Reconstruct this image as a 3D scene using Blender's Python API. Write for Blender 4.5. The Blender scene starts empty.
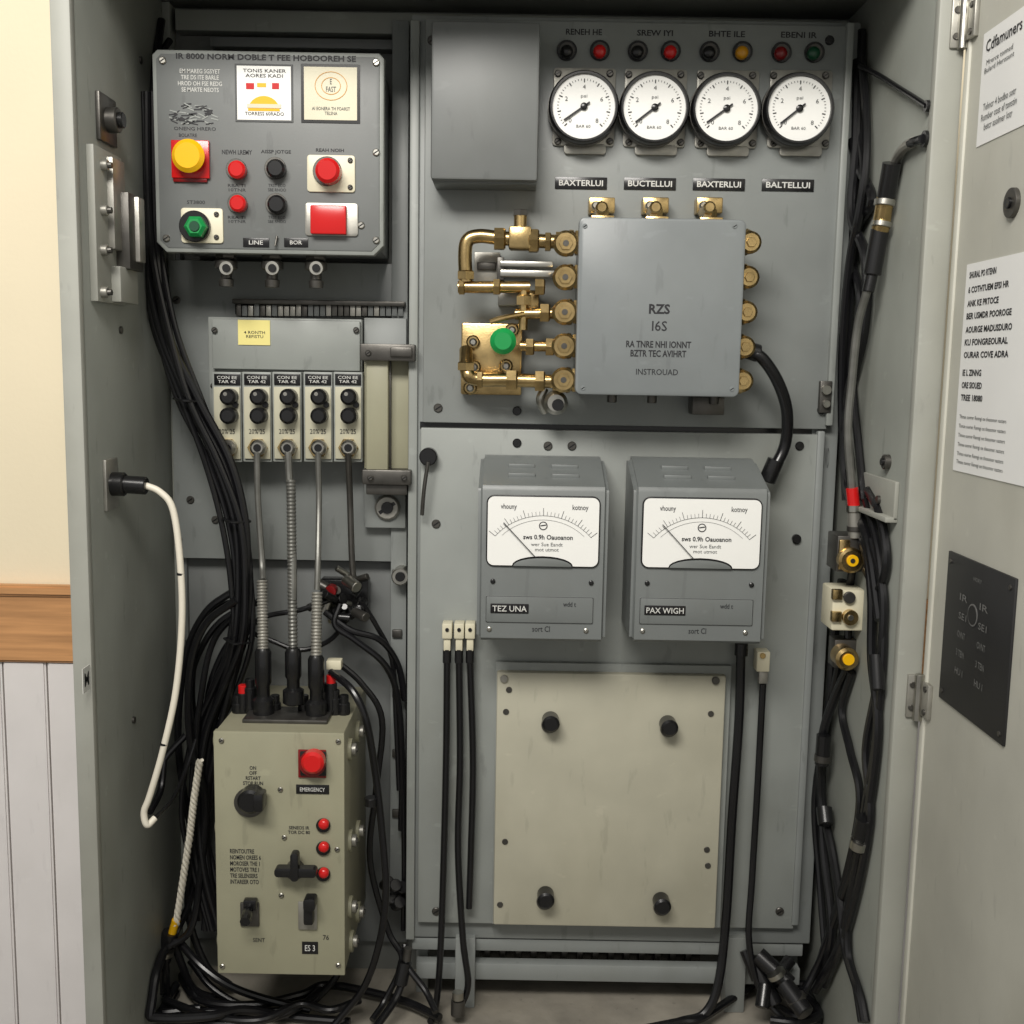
import bpy, bmesh, math, random
from mathutils import Vector, Matrix
random.seed(7)
scene = bpy.context.scene

# ------------------------------------------------------------ camera
F = 1100.0
CAM = Vector((0.0, -1.65, 1.25))
th, rho = math.radians(7.5), math.radians(1.0)
fw = Vector((0, math.cos(th), -math.sin(th)))
r0 = Vector((1, 0, 0)); u0 = Vector((0, math.sin(th), math.cos(th)))
rt = r0*math.cos(rho) + u0*math.sin(rho)
up = u0*math.cos(rho) - r0*math.sin(rho)
cd = bpy.data.cameras.new("camera"); cam = bpy.data.objects.new("camera", cd)
scene.collection.objects.link(cam)
cd.sensor_width = 36; cd.lens = 36*F/1024; cd.clip_start = 0.02
M = Matrix((( rt.x, up.x, -fw.x, CAM.x), (rt.y, up.y, -fw.y, CAM.y), (rt.z, up.z, -fw.z, CAM.z), (0,0,0,1)))
cam.matrix_world = M
scene.camera = cam

def U(px, py, ax, val):
    d = fw*F + rt*(px-512) - up*(py-512)
    return CAM + d*((val-CAM[ax])/d[ax])
def P(px, py, y): return U(px, py, 1, y)
def R(a, b, c, d, y):
    mx, my = (a+c)/2, (b+d)/2
    return P(a,my,y).x, P(c,my,y).x, P(mx,d,y).z, P(mx,b,y).z     # x0,x1,z0,z1
def K(y): return (y-CAM.y)/F      # metres per measured unit at depth y

# ------------------------------------------------------------ main planes
YF, YB = -.27, .10
XL, XR, XD = -.535, .497, .530
ZF, ZT = .234, 1.80
YD = -.012                       # equipment door face

# ------------------------------------------------------------ materials
def lin(c):
    c /= 255.0
    return c/12.92 if c <= .04045 else ((c+.055)/1.055)**2.4
def mat(name, rgb, rough=.5, metal=0.0, var=.08, bump=.03, bs=350, vs=9, grime=0.0):
    m = bpy.data.materials.new(name); m.use_nodes = True
    nt = m.node_tree; b = nt.nodes["Principled BSDF"]
    col = [lin(v) for v in rgb]
    tc = nt.nodes.new("ShaderNodeTexCoord")
    n = nt.nodes.new("ShaderNodeTexNoise"); n.inputs["Scale"].default_value = vs; n.inputs["Detail"].default_value = 6
    nt.links.new(tc.outputs["Object"], n.inputs["Vector"])
    cr = nt.nodes.new("ShaderNodeValToRGB")
    cr.color_ramp.elements[0].position = .3; cr.color_ramp.elements[1].position = .7
    cr.color_ramp.elements[0].color = [max(0,v*(1-var)) for v in col]+[1]
    cr.color_ramp.elements[1].color = [min(1,v*(1+var)) for v in col]+[1]
    nt.links.new(n.outputs["Fac"], cr.inputs["Fac"])
    out = cr.outputs["Color"]
    if grime > 0:
        def layer(scale, vec, lo, hi, colr, amt, out):
            mp = nt.nodes.new("ShaderNodeMapping"); mp.inputs["Scale"].default_value = vec
            nt.links.new(tc.outputs["Object"], mp.inputs["Vector"])
            g = nt.nodes.new("ShaderNodeTexNoise"); g.inputs["Scale"].default_value = scale; g.inputs["Detail"].default_value = 8
            nt.links.new(mp.outputs["Vector"], g.inputs["Vector"])
            mr = nt.nodes.new("ShaderNodeMapRange"); mr.inputs["From Min"].default_value = lo; mr.inputs["From Max"].default_value = hi
            mr.inputs["To Max"].default_value = amt
            nt.links.new(g.outputs["Fac"], mr.inputs["Value"])
            mx = nt.nodes.new("ShaderNodeMix"); mx.data_type = 'RGBA'
            nt.links.new(mr.outputs["Result"], mx.inputs["Factor"])
            nt.links.new(out, mx.inputs["A"]); mx.inputs["B"].default_value = list(colr)+[1]
            return mx.outputs["Result"], mr.outputs["Result"]
        out, _ = layer(7, (1,1,.5), .5, .75, [v*.55*t for v,t in zip(col,(1.05,1,.85))], grime, out)
        out, sc = layer(60, (1,1,.25), .64, .70, [v*.5 for v in col], grime*.9, out)
        out, _ = layer(45, (.5,1,1), .67, .72, [min(1,v*1.5) for v in col], grime*.6, out)
        rm = nt.nodes.new("ShaderNodeMapRange"); rm.inputs["To Min"].default_value = max(.1,rough-.1); rm.inputs["To Max"].default_value = rough+.12
        nt.links.new(n.outputs["Fac"], rm.inputs["Value"]); nt.links.new(rm.outputs["Result"], b.inputs["Roughness"])
    nt.links.new(out, b.inputs["Base Color"])
    if grime <= 0: b.inputs["Roughness"].default_value = rough
    b.inputs["Metallic"].default_value = metal
    if bump > 0:
        n2 = nt.nodes.new("ShaderNodeTexNoise"); n2.inputs["Scale"].default_value = bs; n2.inputs["Detail"].default_value = 2
        nt.links.new(tc.outputs["Object"], n2.inputs["Vector"])
        bp = nt.nodes.new("ShaderNodeBump"); bp.inputs["Strength"].default_value = bump; bp.inputs["Distance"].default_value = .002
        nt.links.new(n2.outputs["Fac"], bp.inputs["Height"]); nt.links.new(bp.outputs["Normal"], b.inputs["Normal"])
    return m
CAB   = mat("cabinet_paint", (152,153,145), .5, grime=.3)
DOORM = mat("door_paint", (188,187,176), .5, grime=.2)
CABIN = mat("cabinet_inside_paint", (139,142,135), .55, grime=.35)
CABBK = mat("cabinet_back_shaded", (106,108,104), .6, grime=.4)  # darker grey puts the shade at the top of the interior into the colour
PAN   = mat("panel_grey_paint", (132,136,134), .42, grime=.35)
PANL  = mat("panel_light_grey", (143,147,143), .42, grime=.35)
PAND  = mat("panel_dark_grey", (110,113,112), .45, grime=.3)
BOXG  = mat("junction_grey", (121,126,127), .36, grime=.25)
METG  = mat("meter_grey", (110,114,113), .38, grime=.25)
BEIGE = mat("beige_paint", (174,171,153), .45, grime=.25)
BEIG2 = mat("box_beige_paint", (142,139,118), .45, grime=.3)
KHAKI = mat("khaki_paint", (151,149,126), .45, grime=.3)
MODB  = mat("module_plastic", (186,183,161), .45)
CREAM = mat("cream_plastic", (214,208,182), .4)
WHITE = mat("white_enamel", (236,236,232), .4, var=.01, bump=0)
PAPER = mat("paper", (226,226,223), .7, var=.02, bump=0)
PAPY  = mat("yellow_note", (232,220,140), .7, var=.03, bump=0)
BLACK = mat("black_plastic", (22,22,23), .27, var=.2, bump=0)
BLKM  = mat("black_anodised", (30,30,31), .5, var=.2, bump=0)
RUBB  = mat("black_cable", (18,18,20), .27, var=.2, bump=0)
INK   = mat("ink", (28,28,32), .6, var=0, bump=0)
INKW  = mat("white_ink", (205,205,200), .6, var=0, bump=0)
INKG  = mat("grey_ink", (78,80,80), .6, var=0, bump=0)
INKL  = mat("faded_white_ink", (104,104,102), .6, var=0, bump=0)
RED   = mat("red_plastic", (200,28,28), .22, var=.05, bump=0)
DRED  = mat("dark_red", (120,18,20), .25, var=.05, bump=0)
YEL   = mat("yellow_plastic", (240,184,20), .25, var=.04, bump=0)
AMB   = mat("amber_plastic", (200,140,20), .3, var=.04, bump=0)
GRN   = mat("green_plastic", (20,140,70), .35, var=.08, bump=0)
DGRN  = mat("dark_green", (18,70,45), .35, var=.08, bump=0)
BRASS = mat("brass", (192,166,116), .27, 1, var=.3, bump=.06, vs=40)
STEEL = mat("steel", (180,178,170), .3, 1, var=.15, bump=.02, vs=50)
ZINC  = mat("zinc_plate", (165,163,155), .42, .7, var=.2, bump=.05, vs=30)
DSTL  = mat("dark_steel", (92,90,86), .4, .8, var=.2, bump=.05, vs=40)
COND  = mat("conduit_grey", (120,120,115), .4, .6, var=.2, bump=.05, vs=40)
WCAB  = mat("white_cable", (222,216,200), .45, var=.06, bump=0)
CONC  = mat("cabinet_base_dusty", (136,131,120), .85, var=.25, bump=.3, bs=90, vs=14, grime=.4)
WALLC = mat("cream_wall_paint", (233,221,192), .8, var=.03, bump=.15, bs=120, vs=3)
WHT   = mat("white_painted_wood", (222,218,216), .6, var=.04, bump=.1, bs=60, grime=.1)
FLOOR = mat("concrete_floor", (120,118,112), .8, var=.15, bump=.2, bs=40)
def wood():
    m = mat("oak_rail", (190,140,92), .5, var=.28, bump=0)
    nt = m.node_tree; n = [x for x in nt.nodes if x.type == 'TEX_NOISE'][0]
    mp = nt.nodes.new("ShaderNodeMapping"); mp.inputs["Scale"].default_value = (1.5, 30, 30)
    tc = [x for x in nt.nodes if x.type == 'TEX_COORD'][0]
    nt.links.new(tc.outputs["Object"], mp.inputs["Vector"]); nt.links.new(mp.outputs["Vector"], n.inputs["Vector"])
    n.inputs["Scale"].default_value = 3
    return m
WOOD = wood()

# ------------------------------------------------------------ geometry kit
class Obj:
    all = []
    def __init__(s, name, loc=None):
        s.name, s.loc, s.parts = name, loc, {}
        Obj.all.append(s)
    def add(s, part, m, verts, faces):
        p = s.parts.setdefault(part, ([], [], [], []))
        o = len(p[0]); p[0].extend([Vector(v) for v in verts])
        if m not in p[3]: p[3].append(m)
        mi = p[3].index(m)
        for f in faces:
            p[1].append([i+o for i in f]); p[2].append(mi)
    def addbm(s, part, m, bm):
        bm.verts.ensure_lookup_table(); bm.verts.index_update()
        s.add(part, m, [v.co.copy() for v in bm.verts], [[v.index for v in f.verts] for f in bm.faces]); bm.free()
    def box(s, part, m, x0,x1,y0,y1,z0,z1, bev=.0015):
        bm = bmesh.new(); bmesh.ops.create_cube(bm, size=1)
        for v in bm.verts:
            v.co = Vector(((x0+x1)/2+v.co.x*(x1-x0), (y0+y1)/2+v.co.y*(y1-y0), (z0+z1)/2+v.co.z*(z1-z0)))
        if bev > 0:
            bev = min(bev, .45*min(abs(x1-x0),abs(y1-y0),abs(z1-z0)))
            bmesh.ops.bevel(bm, geom=bm.edges[:], offset=bev, segments=2, affect='EDGES', profile=.5)
        s.addbm(part, m, bm)
    def fbox(s, part, m, a,b,c,d, yf, t, bev=.0015):
        x0,x1,z0,z1 = R(a,b,c,d,yf); s.box(part, m, x0,x1,yf,yf+t,z0,z1,bev); return x0,x1,z0,z1
    def prism(s, part, m, pts, y0, y1, bev=0):
        bm = bmesh.new()
        vs = [bm.verts.new((x,y0,z)) for x,z in pts]; f = bm.faces.new(vs)
        r = bmesh.ops.extrude_face_region(bm, geom=[f])
        for v in [g for g in r['geom'] if isinstance(g, bmesh.types.BMVert)]: v.co.y = y1
        bmesh.ops.recalc_face_normals(bm, faces=bm.faces[:])
        if bev > 0:
            ed = [e for e in bm.edges if abs(e.verts[0].co.y-y0)<1e-7 and abs(e.verts[1].co.y-y0)<1e-7]
            bmesh.ops.bevel(bm, geom=ed, offset=bev, segments=2, affect='EDGES', profile=.5)
        s.addbm(part, m, bm)
    def rprism(s, part, m, x0,x1,z0,z1,y0,y1,r,bev=.0008,n=5):
        pts = []
        for cx,cz,a0 in ((x1-r,z1-r,0),(x0+r,z1-r,90),(x0+r,z0+r,180),(x1-r,z0+r,270)):
            for i in range(n+1):
                a = math.radians(a0+90*i/n); pts.append((cx+r*math.cos(a), cz+r*math.sin(a)))
        s.prism(part, m, pts, y0, y1, bev)
    def fround(s, part, m, a,b,c,d, yf, t, rp=5, bev=.0008, n=5):
        x0,x1,z0,z1 = R(a,b,c,d,yf); s.rprism(part,m,x0,x1,z0,z1,yf,yf+t,rp*K(yf),bev,n); return x0,x1,z0,z1
    def lathe(s, part, m, c, ax, prof, seg=24, rot=0):
        ax = Vector(ax).normalized(); c = Vector(c)
        t = Vector((0,0,1)) if abs(ax.z) < .9 else Vector((1,0,0))
        a = ax.cross(t).normalized(); b = ax.cross(a)
        vs, fs = [], []
        for r,h in prof:
            for i in range(seg):
                q = 2*math.pi*i/seg + rot
                vs.append(c + ax*h + (a*math.cos(q)+b*math.sin(q))*r)
        for j in range(len(prof)-1):
            for i in range(seg):
                k = (i+1)%seg
                fs.append([j*seg+i, j*seg+k, (j+1)*seg+k, (j+1)*seg+i])
        fs.append(list(range(seg))[::-1]); fs.append([(len(prof)-1)*seg+i for i in range(seg)])
        bm = bmesh.new(); bv = [bm.verts.new(v) for v in vs]
        for f in fs:
            bm.faces.new([bv[i] for i in f])
        bmesh.ops.recalc_face_normals(bm, faces=bm.faces[:])
        s.addbm(part, m, bm)
    def cyl(s, part, m, c, ax, r, h, seg=24, ch=.12, rot=0):
        e = min(r,h)*ch
        s.lathe(part, m, c, ax, [(r,0),(r,h-e),(r-e,h)], seg, rot)
    def fcyl(s, part, m, px, py, y, rp, h, seg=24, ch=.12, rot=0, r2=None):
        c = P(px,py,y-h); c.y = y; r = rp*K(y-h); e = min(r,h)*ch
        rb = r if r2 is None else r2*K(y-h)
        s.lathe(part, m, c, (0,-1,0), [(rb,0),(r,h-e),(r-e,h)], seg, rot); return c
    def dome(s, part, m, px, py, y, rp, h):
        c = P(px,py,y-h); c.y=y; r = rp*K(y-h)
        pr = [(r,0),(r,h*.45)]+[(r*math.cos(math.radians(a)), h*.45+h*.55*math.sin(math.radians(a))) for a in (20,40,60,78)]
        s.lathe(part, m, c, (0,-1,0), pr, 24)
    def screw(s, part, px, py, y, rp=4, m=None, h=.003):
        c = s.fcyl(part, m or DSTL, px, py, y, rp, h, 14, .4)
        r = rp*K(y)
        s.seg(part, BLACK, (c.x-r*.6,c.z-r*.4), (c.x+r*.6,c.z+r*.4), r*.28, y-h-.0001)
    def seg(s, part, m, a, b, w, y, t=.0004):
        d = Vector((b[0]-a[0], b[1]-a[1])); 
        if d.length < 1e-9: return
        d.normalize(); n = Vector((-d.y,d.x))*w/2
        q = [(a[0]+n.x,a[1]+n.y),(a[0]-n.x,a[1]-n.y),(b[0]-n.x,b[1]-n.y),(b[0]+n.x,b[1]+n.y)]
        s.add(part, m, [(x,y-t,z) for x,z in q]+[(x,y,z) for x,z in q],
              [[0,1,2,3],[7,6,5,4],[0,4,5,1],[1,5,6,2],[2,6,7,3],[3,7,4,0]])
    def tube(s, part, m, pts, r, seg=10, sub=7, rib=0):
        # every run stays inside the cabinet shell
        pts = [Vector(p) for p in pts]; q = []
        if len(pts) > 2:
            e = [pts[0]*2-pts[1]]+pts+[pts[-1]*2-pts[-2]]
            for i in range(1,len(e)-2):
                for k in range(sub):
                    t = k/sub; a,b,c,d = e[i-1],e[i],e[i+1],e[i+2]
                    q.append(.5*((2*b)+(-a+c)*t+(2*a-5*b+4*c-d)*t*t+(-a+3*b-3*c+d)*t**3))
            q.append(pts[-1])
        else:
            n = 1 if not rib else rib
            q = [pts[0].lerp(pts[1], i/n) for i in range(n+1)]
        for p in q:
            if p.z < ZF+r+.001: p.z = ZF+r+.001
            if p.y > YB-r-.001: p.y = YB-r-.001
            if p.x > XR-r-.0005: p.x = XR-r-.0005
            if p.x < XL+r+.0005: p.x = XL+r+.0005
        vs, fs = [], []; nrm = None
        for i,p in enumerate(q):
            tg = (q[min(i+1,len(q)-1)]-q[max(i-1,0)])
            tg = tg.normalized() if tg.length > 1e-9 else Vector((0,0,1))
            if nrm is None:
                nrm = tg.cross(Vector((0,1,0)))
                if nrm.length < .1: nrm = tg.cross(Vector((1,0,0)))
            nrm = (nrm - tg*nrm.dot(tg)).normalized(); bn = tg.cross(nrm)
            rr = r*(1 if not rib else (1.0 if i%2 else .82))
            for k in range(seg):
                a = 2*math.pi*k/seg; vs.append(p+(nrm*math.cos(a)+bn*math.sin(a))*rr)
        for i in range(len(q)-1):
            for k in range(seg):
                l = (k+1)%seg; fs.append([i*seg+k,i*seg+l,(i+1)*seg+l,(i+1)*seg+k])
        fs.append(list(range(seg))[::-1]); fs.append([(len(q)-1)*seg+k for k in range(seg)])
        s.add(part, m, vs, fs)
    def ptube(s, part, m, pts, r, **k):
        s.tube(part, m, [P(*p) for p in pts], r, **k)
    def text(s, part, m, string, rect=None, y=0, xz=None, door=None, off=.006, align='CENTER'):
        cu = bpy.data.curves.new("t", 'FONT'); cu.body = string; cu.offset = off; cu.align_x = align; cu.resolution_u = 2
        ob = bpy.data.objects.new("t", cu); scene.collection.objects.link(ob)
        dg = bpy.context.evaluated_depsgraph_get(); me = ob.evaluated_get(dg).to_mesh()
        V = [v.co.copy() for v in me.vertices]; Fc = [list(p.vertices) for p in me.polygons]
        ob.evaluated_get(dg).to_mesh_clear(); bpy.data.objects.remove(ob); bpy.data.curves.remove(cu)
        if not V: return
        ax,bx = min(v.x for v in V), max(v.x for v in V); ay,by = min(v.y for v in V), max(v.y for v in V)
        if door:
            X,ya,yb,z0,z1 = door
            s.add(part, m, [(X, ya+(v.x-ax)/(bx-ax)*(yb-ya), z0+(v.y-ay)/(by-ay)*(z1-z0)) for v in V], Fc)
        else:
            x0,x1,z0,z1 = xz if xz else R(*rect, y)
            s.add(part, m, [(x0+(v.x-ax)/(bx-ax)*(x1-x0), y-.0004, z0+(v.y-ay)/(by-ay)*(z1-z0)) for v in V], Fc)
    def finish(s):
        allv = [v for p in s.parts.values() for v in p[0]]
        if not allv: return
        c = Vector([ (min(v[i] for v in allv)+max(v[i] for v in allv))/2 for i in range(3)])
        e = bpy.data.objects.new(s.name, None); e.location = c; e.empty_display_size = .05
        scene.collection.objects.link(e)
        for k,(vs,fs,mi,ms) in s.parts.items():
            me = bpy.data.meshes.new(k); me.from_pydata([v-c for v in vs], [], fs)
            for m in ms: me.materials.append(m)
            me.polygons.foreach_set("material_index", mi)
            me.polygons.foreach_set("use_smooth", [True]*len(fs)); me.update()
            try: me.set_sharp_from_angle(angle=math.radians(32))
            except Exception: pass
            o = bpy.data.objects.new(k, me); o.parent = e; scene.collection.objects.link(o)

# ------------------------------------------------------------ room
def slab(name, m, x0,x1,y0,y1,z0,z1, bev=0):
    bm = bmesh.new(); bmesh.ops.create_cube(bm, size=1)
    c = Vector(((x0+x1)/2,(y0+y1)/2,(z0+z1)/2))
    for v in bm.verts: v.co = Vector((v.co.x*(x1-x0), v.co.y*(y1-y0), v.co.z*(z1-z0)))
    if bev: bmesh.ops.bevel(bm, geom=bm.edges[:], offset=bev, segments=2, affect='EDGES')
    me = bpy.data.meshes.new(name); bm.to_mesh(me); bm.free(); me.materials.append(m)
    o = bpy.data.objects.new(name, me); o.location = c; scene.collection.objects.link(o); return o
YW = .152
slab("wall_back", WALLC, -2.4,2.4, YW,YW+.1, 0,2.7)
slab("floor", FLOOR, -2.4,2.4,-3.6,YW+.1,-.06,0)
zr1 = P(30,587,YW-.03).z; zr0 = P(30,664,YW-.03).z
slab("trim_1", WOOD, -2.4,2.4, YW-.022,YW, zr0,zr1, .004)
slab("trim_2", WOOD, -2.4,2.4, YW-.030,YW-.018, zr1-.016,zr1+.002, .004)
bmw = bmesh.new(); bw = .074; x = P(8,800,YW-.012).x - 21*bw
while x < 2.3:
    r = bmesh.ops.create_cube(bmw, size=1)
    for v in r['verts']: v.co = Vector((x+.002+(v.co.x+.5)*(bw-.003), YW-.014+(v.co.y+.5)*.014, (v.co.z+.5)*zr0))
    x += bw
bmesh.ops.bevel(bmw, geom=bmw.edges[:], offset=.003, segments=2, affect='EDGES')
me = bpy.data.meshes.new("wainscot"); bmw.to_mesh(me); bmw.free(); me.materials.append(WHT)  # white wainscot boards on the wall below the wooden rail
scene.collection.objects.link(bpy.data.objects.new("wainscot", me))

# ------------------------------------------------------------ cabinet
c = Obj("electrical_cabinet")
c.box("left_wall", CABIN, XL-.022,XL, YF+.002,YB+.015, .02,ZT)
c.box("right_wall", CABIN, XR,XR+.030, YF+.002,YB+.015, .02,ZT)
c.box("back_wall", CABBK, XL,XR, YB,YB+.015, .02,ZT, 0)
c.box("roof", CABIN, XL,XR, YF,YB, ZT-.02,ZT)
c.box("base_plate", CONC, XL,XR, YF,YB, ZF-.02,ZF, 0)
c.box("plinth", CAB, XL-.02,XR+.028, YF,YF+.02, .0,ZF-.005)
c.box("left_flange", CAB, XL-.024,XL+.001, YF-.012,YF+.003, .02,ZT, .003)
c.box("right_flange", CAB, XR-.002,XR+.031, YF-.012,YF+.003, .02,ZT, .003)
c.box("top_flange", CAB, XL,XR, YF-.012,YF+.003, ZT-.03,ZT, .003)
c.box("rib", CABIN, XL,XL+.012, YB-.03,YB, ZF,ZT-.02)
c.box("head_rail", CABIN, XL+.02,XR-.01, YB-.03,YB, ZT-.06,ZT-.03)
def lw(px,py): return U(px,py,0,XL)
p = lw(86,679); c.box("label", INKW, XL,XL+.0008, p.y-.012,p.y+.012,p.z-.016,p.z+.016, 0)
c.text("label", INK, "M", door=(XL+.0012,p.y-.007,p.y+.007,p.z-.009,p.z+.009))
for px,py in ((120,330),(133,720),(140,60)):
    p = lw(px,py); c.cyl("screws", DSTL, p, (1,0,0), .005,.003,12)

# left mounting plates behind modules
bp = Obj("mounting_plate")
bp.fbox("plate", PAN, 172,262,408,560, .06,.04)
bp.fbox("side_strip", PAND, 166,60,182,640, .075,.025)
bp.fbox("edge_channel", PAN, 391,20,407,900, .05,.05)
bp.fbox("top_channel", PAND, 210,38,405,48, .075,.025)
bp.fbox("lower_plate", PAND, 150,560,408,940, .085,.015)
bp.fbox("right_panel", PAN, 364,318,406,528, .04,.02)
for q in ((176,300),(178,540),(398,290),(395,545),(190,500),(215,520)): bp.screw("bolts", q[0],q[1], .06, 4)
bp.screw("lower_bolt", 387,508,.04,13, ZINC,.008); bp.fcyl("lower_bolt", BLACK, 387,508,.031,6,.003,16)
bp.fbox("vent_slots", BLACK, 235,304,404,316, .052,.012)
rv = random.Random(2)
for i in range(28):
    bp.fbox("vent_slots", rv.choice((DSTL,PAND,ZINC)), 236+i*6,303+rv.random()*3,241+i*6,316,.042,.012,.0005)
bp.fbox("vent_slots", DSTL, 232,300,405,305, .035,.02)
for jx in range(5): bp.fbox("pads", DSTL, 392,570+jx*60,402,578+jx*60,.045,.01)
bp.fcyl("knurled_nut", STEEL, 400,577,.05,9,.03,16); bp.fcyl("knurled_nut", BLACK, 400,577,.02,5,.004,16)

# ------------------------------------------------------------ main equipment enclosure
e = Obj("equipment_enclosure")
FR = e.fbox("frame", PAN, 409,18,836,941, 0,.085, .003)
UD = e.fbox("upper_door", PAN, 424,22,838,426, YD,.016, .002)
LD = e.fbox("lower_door", PANL, 419,431,807,926, YD,.016, .002)
e.fbox("left_edge_strip", PANL, 408,20,417,940, -.006,.01, .002)
e.fbox("upper_door_right_fold", PANL, 837,22,844,426, -.02,.026, .002)
e.fbox("lower_door_right_fold", PAN, 805,431,812,926, -.016,.02, .002)
e.fbox("seam", BLACK, 420,425,812,432, -.001,.004, 0)
for q in ((517,411),(517,443),(797,540),(436,912),(780,912),(436,524),(800,446),(432,40),(830,40),(822,410),(438,408),(548,446),(572,446)):
    e.screw("door_screws", q[0],q[1], YD, 4.5, BLACK if 500<q[0]<540 or q[0]>790 else DSTL)
e.fcyl("door_studs", BLACK, 797,539,YD,4.5,.006)
e.fcyl("latch", BLACK, 428,457,YD,9,.018); e.ptube("latch", DSTL, [(428,462,-.035),(424,490,-.035),(422,515,-.03)], .003)
e.fbox("hinge", DSTL, 820,381,832,413, -.022,.02); e.fcyl("hinge", STEEL, 827,390,-.022,5,.006); e.fcyl("hinge", STEEL, 827,404,-.022,4,.006)
e.text("plate_text", INKG, "UI WD", rect=(822,448,829,468), y=-.0005)
e.fbox("tag", INKW, 856,104,864,138, -.004,.004,0); e.fbox("tag", BLACK, 858,108,862,134,-.005,.002,0)
for i,cx in enumerate((581,650,719,788)):
    e.fbox("name_plates", BLACK, cx-26,177+i*.7,cx+26,189+i*.7, YD-.002,.002,.0003)
    e.text("name_plate_text", INKW, ("BAXTERLUI","BUCTELLUI","BAXTERLUI","BALTELLUI")[i], rect=(cx-22,180+i*.7,cx+22,186+i*.7), y=YD-.0022, off=.02)
b = Obj("blank_cover_box")
b.fbox("cover", PAND, 431,21,539,180, -.085,.073,.004)
b.fbox("bottom_lip", METG, 433,172,537,184, -.07,.058,.002)

# pilot lights
cols = [(BLACK,RED),(BLACK,RED),(BLACK,AMB),(DRED,DGRN)]
for i in range(4):
    for jx,px in enumerate(((567,600),(638,671),(710,743),(782,815))[i]):
        o = Obj("indicator_light")
        o.fcyl("bezel", BLACK, px,50+i*.6,YD,9.5,.005); o.fcyl("ring", DSTL, px,50+i*.6,YD-.004,7.5,.004)
        o.dome("lens", cols[i][jx], px,50+i*.6,YD-.006,6.2,.011)
    cx = (584,655,727,799)[i]
    e.text("light_labels", INK, ("RENEH HE","SREW IYI","BHTE ILE","EBENI IR")[i], rect=(cx-18,29+i,cx+18,35+i), y=YD, off=.02)

# gauges
def gauge(cx, cy, ang):
    g = Obj("pressure_gauge"); y = YD
    g.fround("mounting_plate", ZINC, cx-31,cy-38,cx+31,cy+40, y-.004,.004, 3)
    g.fround("mounting_plate", ZINC, cx-20,cy+38,cx+22,cy+48, y-.006,.006, 3)
    for sx in (-26,26):
        for sy in (-33,35): g.screw("plate_screws", cx+sx,cy+sy,y-.004,3.4)
    Rr = 34*K(y-.04); cc = P(cx,cy,y-.04); cc.y = y
    g.lathe("bezel", BLACK, cc, (0,-1,0), [(Rr*.92,.003),(Rr,.01),(Rr,.036),(Rr*.95,.041),(Rr*.90,.041),(Rr*.88,.036)], 48)
    g.lathe("rim", DSTL, cc, (0,-1,0), [(Rr*1.015,.014),(Rr*1.02,.02),(Rr*1.015,.026)], 48)
    yf = y-.0365
    g.lathe("dial", WHITE, (cc.x,yf+.001,cc.z), (0,-1,0), [(Rr*.885,0),(Rr*.885,.001)], 48)
    yf -= .0003
    for k in range(41):
        a = math.radians(225-270*k/40); big = k%5==0
        ra,rb = Rr*(.66 if big else .71), Rr*.76
        g.seg("scale", INK, (cc.x+ra*math.cos(a),cc.z+ra*math.sin(a)), (cc.x+rb*math.cos(a),cc.z+rb*math.sin(a)), Rr*(.03 if big else .014), yf)
    for k in range(0,5):
        a = math.radians(225-270*k/4); rx = Rr*.54
        x,z = cc.x+rx*math.cos(a), cc.z+rx*math.sin(a)
        g.text("numerals", INKG, str(k*2), xz=(x-Rr*.04,x+Rr*.04,z-Rr*.06,z+Rr*.06), y=yf, off=0)
    g.text("numerals", INKG, "psi", xz=(cc.x-Rr*.09,cc.x+Rr*.09,cc.z+Rr*.22,cc.z+Rr*.33), y=yf, off=0)
    g.text("numerals", INKG, "BAR 60", xz=(cc.x-Rr*.2,cc.x+Rr*.2,cc.z-Rr*.58,cc.z-Rr*.5), y=yf, off=0)
    a = math.radians(ang); d = Vector((math.cos(a),math.sin(a)))
    g.seg("needle", INK, (cc.x-d.x*Rr*.2,cc.z-d.y*Rr*.2), (cc.x+d.x*Rr*.68,cc.z+d.y*Rr*.68), Rr*.05, yf-.002, .0008)
    g.lathe("hub", BLACK, (cc.x,yf,cc.z), (0,-1,0), [(Rr*.1,0),(Rr*.1,.003),(Rr*.06,.004)], 20)
gauge(584,106,215); gauge(655,107,218); gauge(727,108,216); gauge(800,108,219)

# ------------------------------------------------------------ junction box with brass glands
j = Obj("junction_box")
jy = -.125
x0,x1,z0,z1 = R(577,218,743,396,jy)
j.rprism("body", BOXG, x0+.003,x1-.003,z0+.003,z1-.003,jy+.012,YD,.008,.002)
j.rprism("lid", BOXG, x0,x1,z0,z1,jy,jy+.014,.009,.003)
j.text("lid_text", INK, "RZS", rect=(649,304,670,314), y=jy, off=.03)
j.text("lid_text", INK, "I6S", rect=(652,321,667,331), y=jy)
j.text("lid_text", INK, "RA TNRE NHI IONNT\nBZTR TEC AVIHRT", rect=(626,341,691,357), y=jy, off=.025)
j.text("lid_text", INK, "INSTROUAD", rect=(636,369,678,375), y=jy)
for q in ((585,226),(735,226),(732,389),(583,388)): j.screw("lid_screws", q[0],q[1],jy,2.5,BOXG,.001)
def gland(o, part, p, ax, r):
    o.cyl(part, BRASS, p, ax, r, .006, 6)
    o.lathe(part, BRASS, Vector(p)+Vector(ax)*.006, ax, [(r*.7,0),(r*.95,.002),(r*1.0,.006),(r*.85,.012),(r*.4,.015)], 20)
yg = -.085
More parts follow.
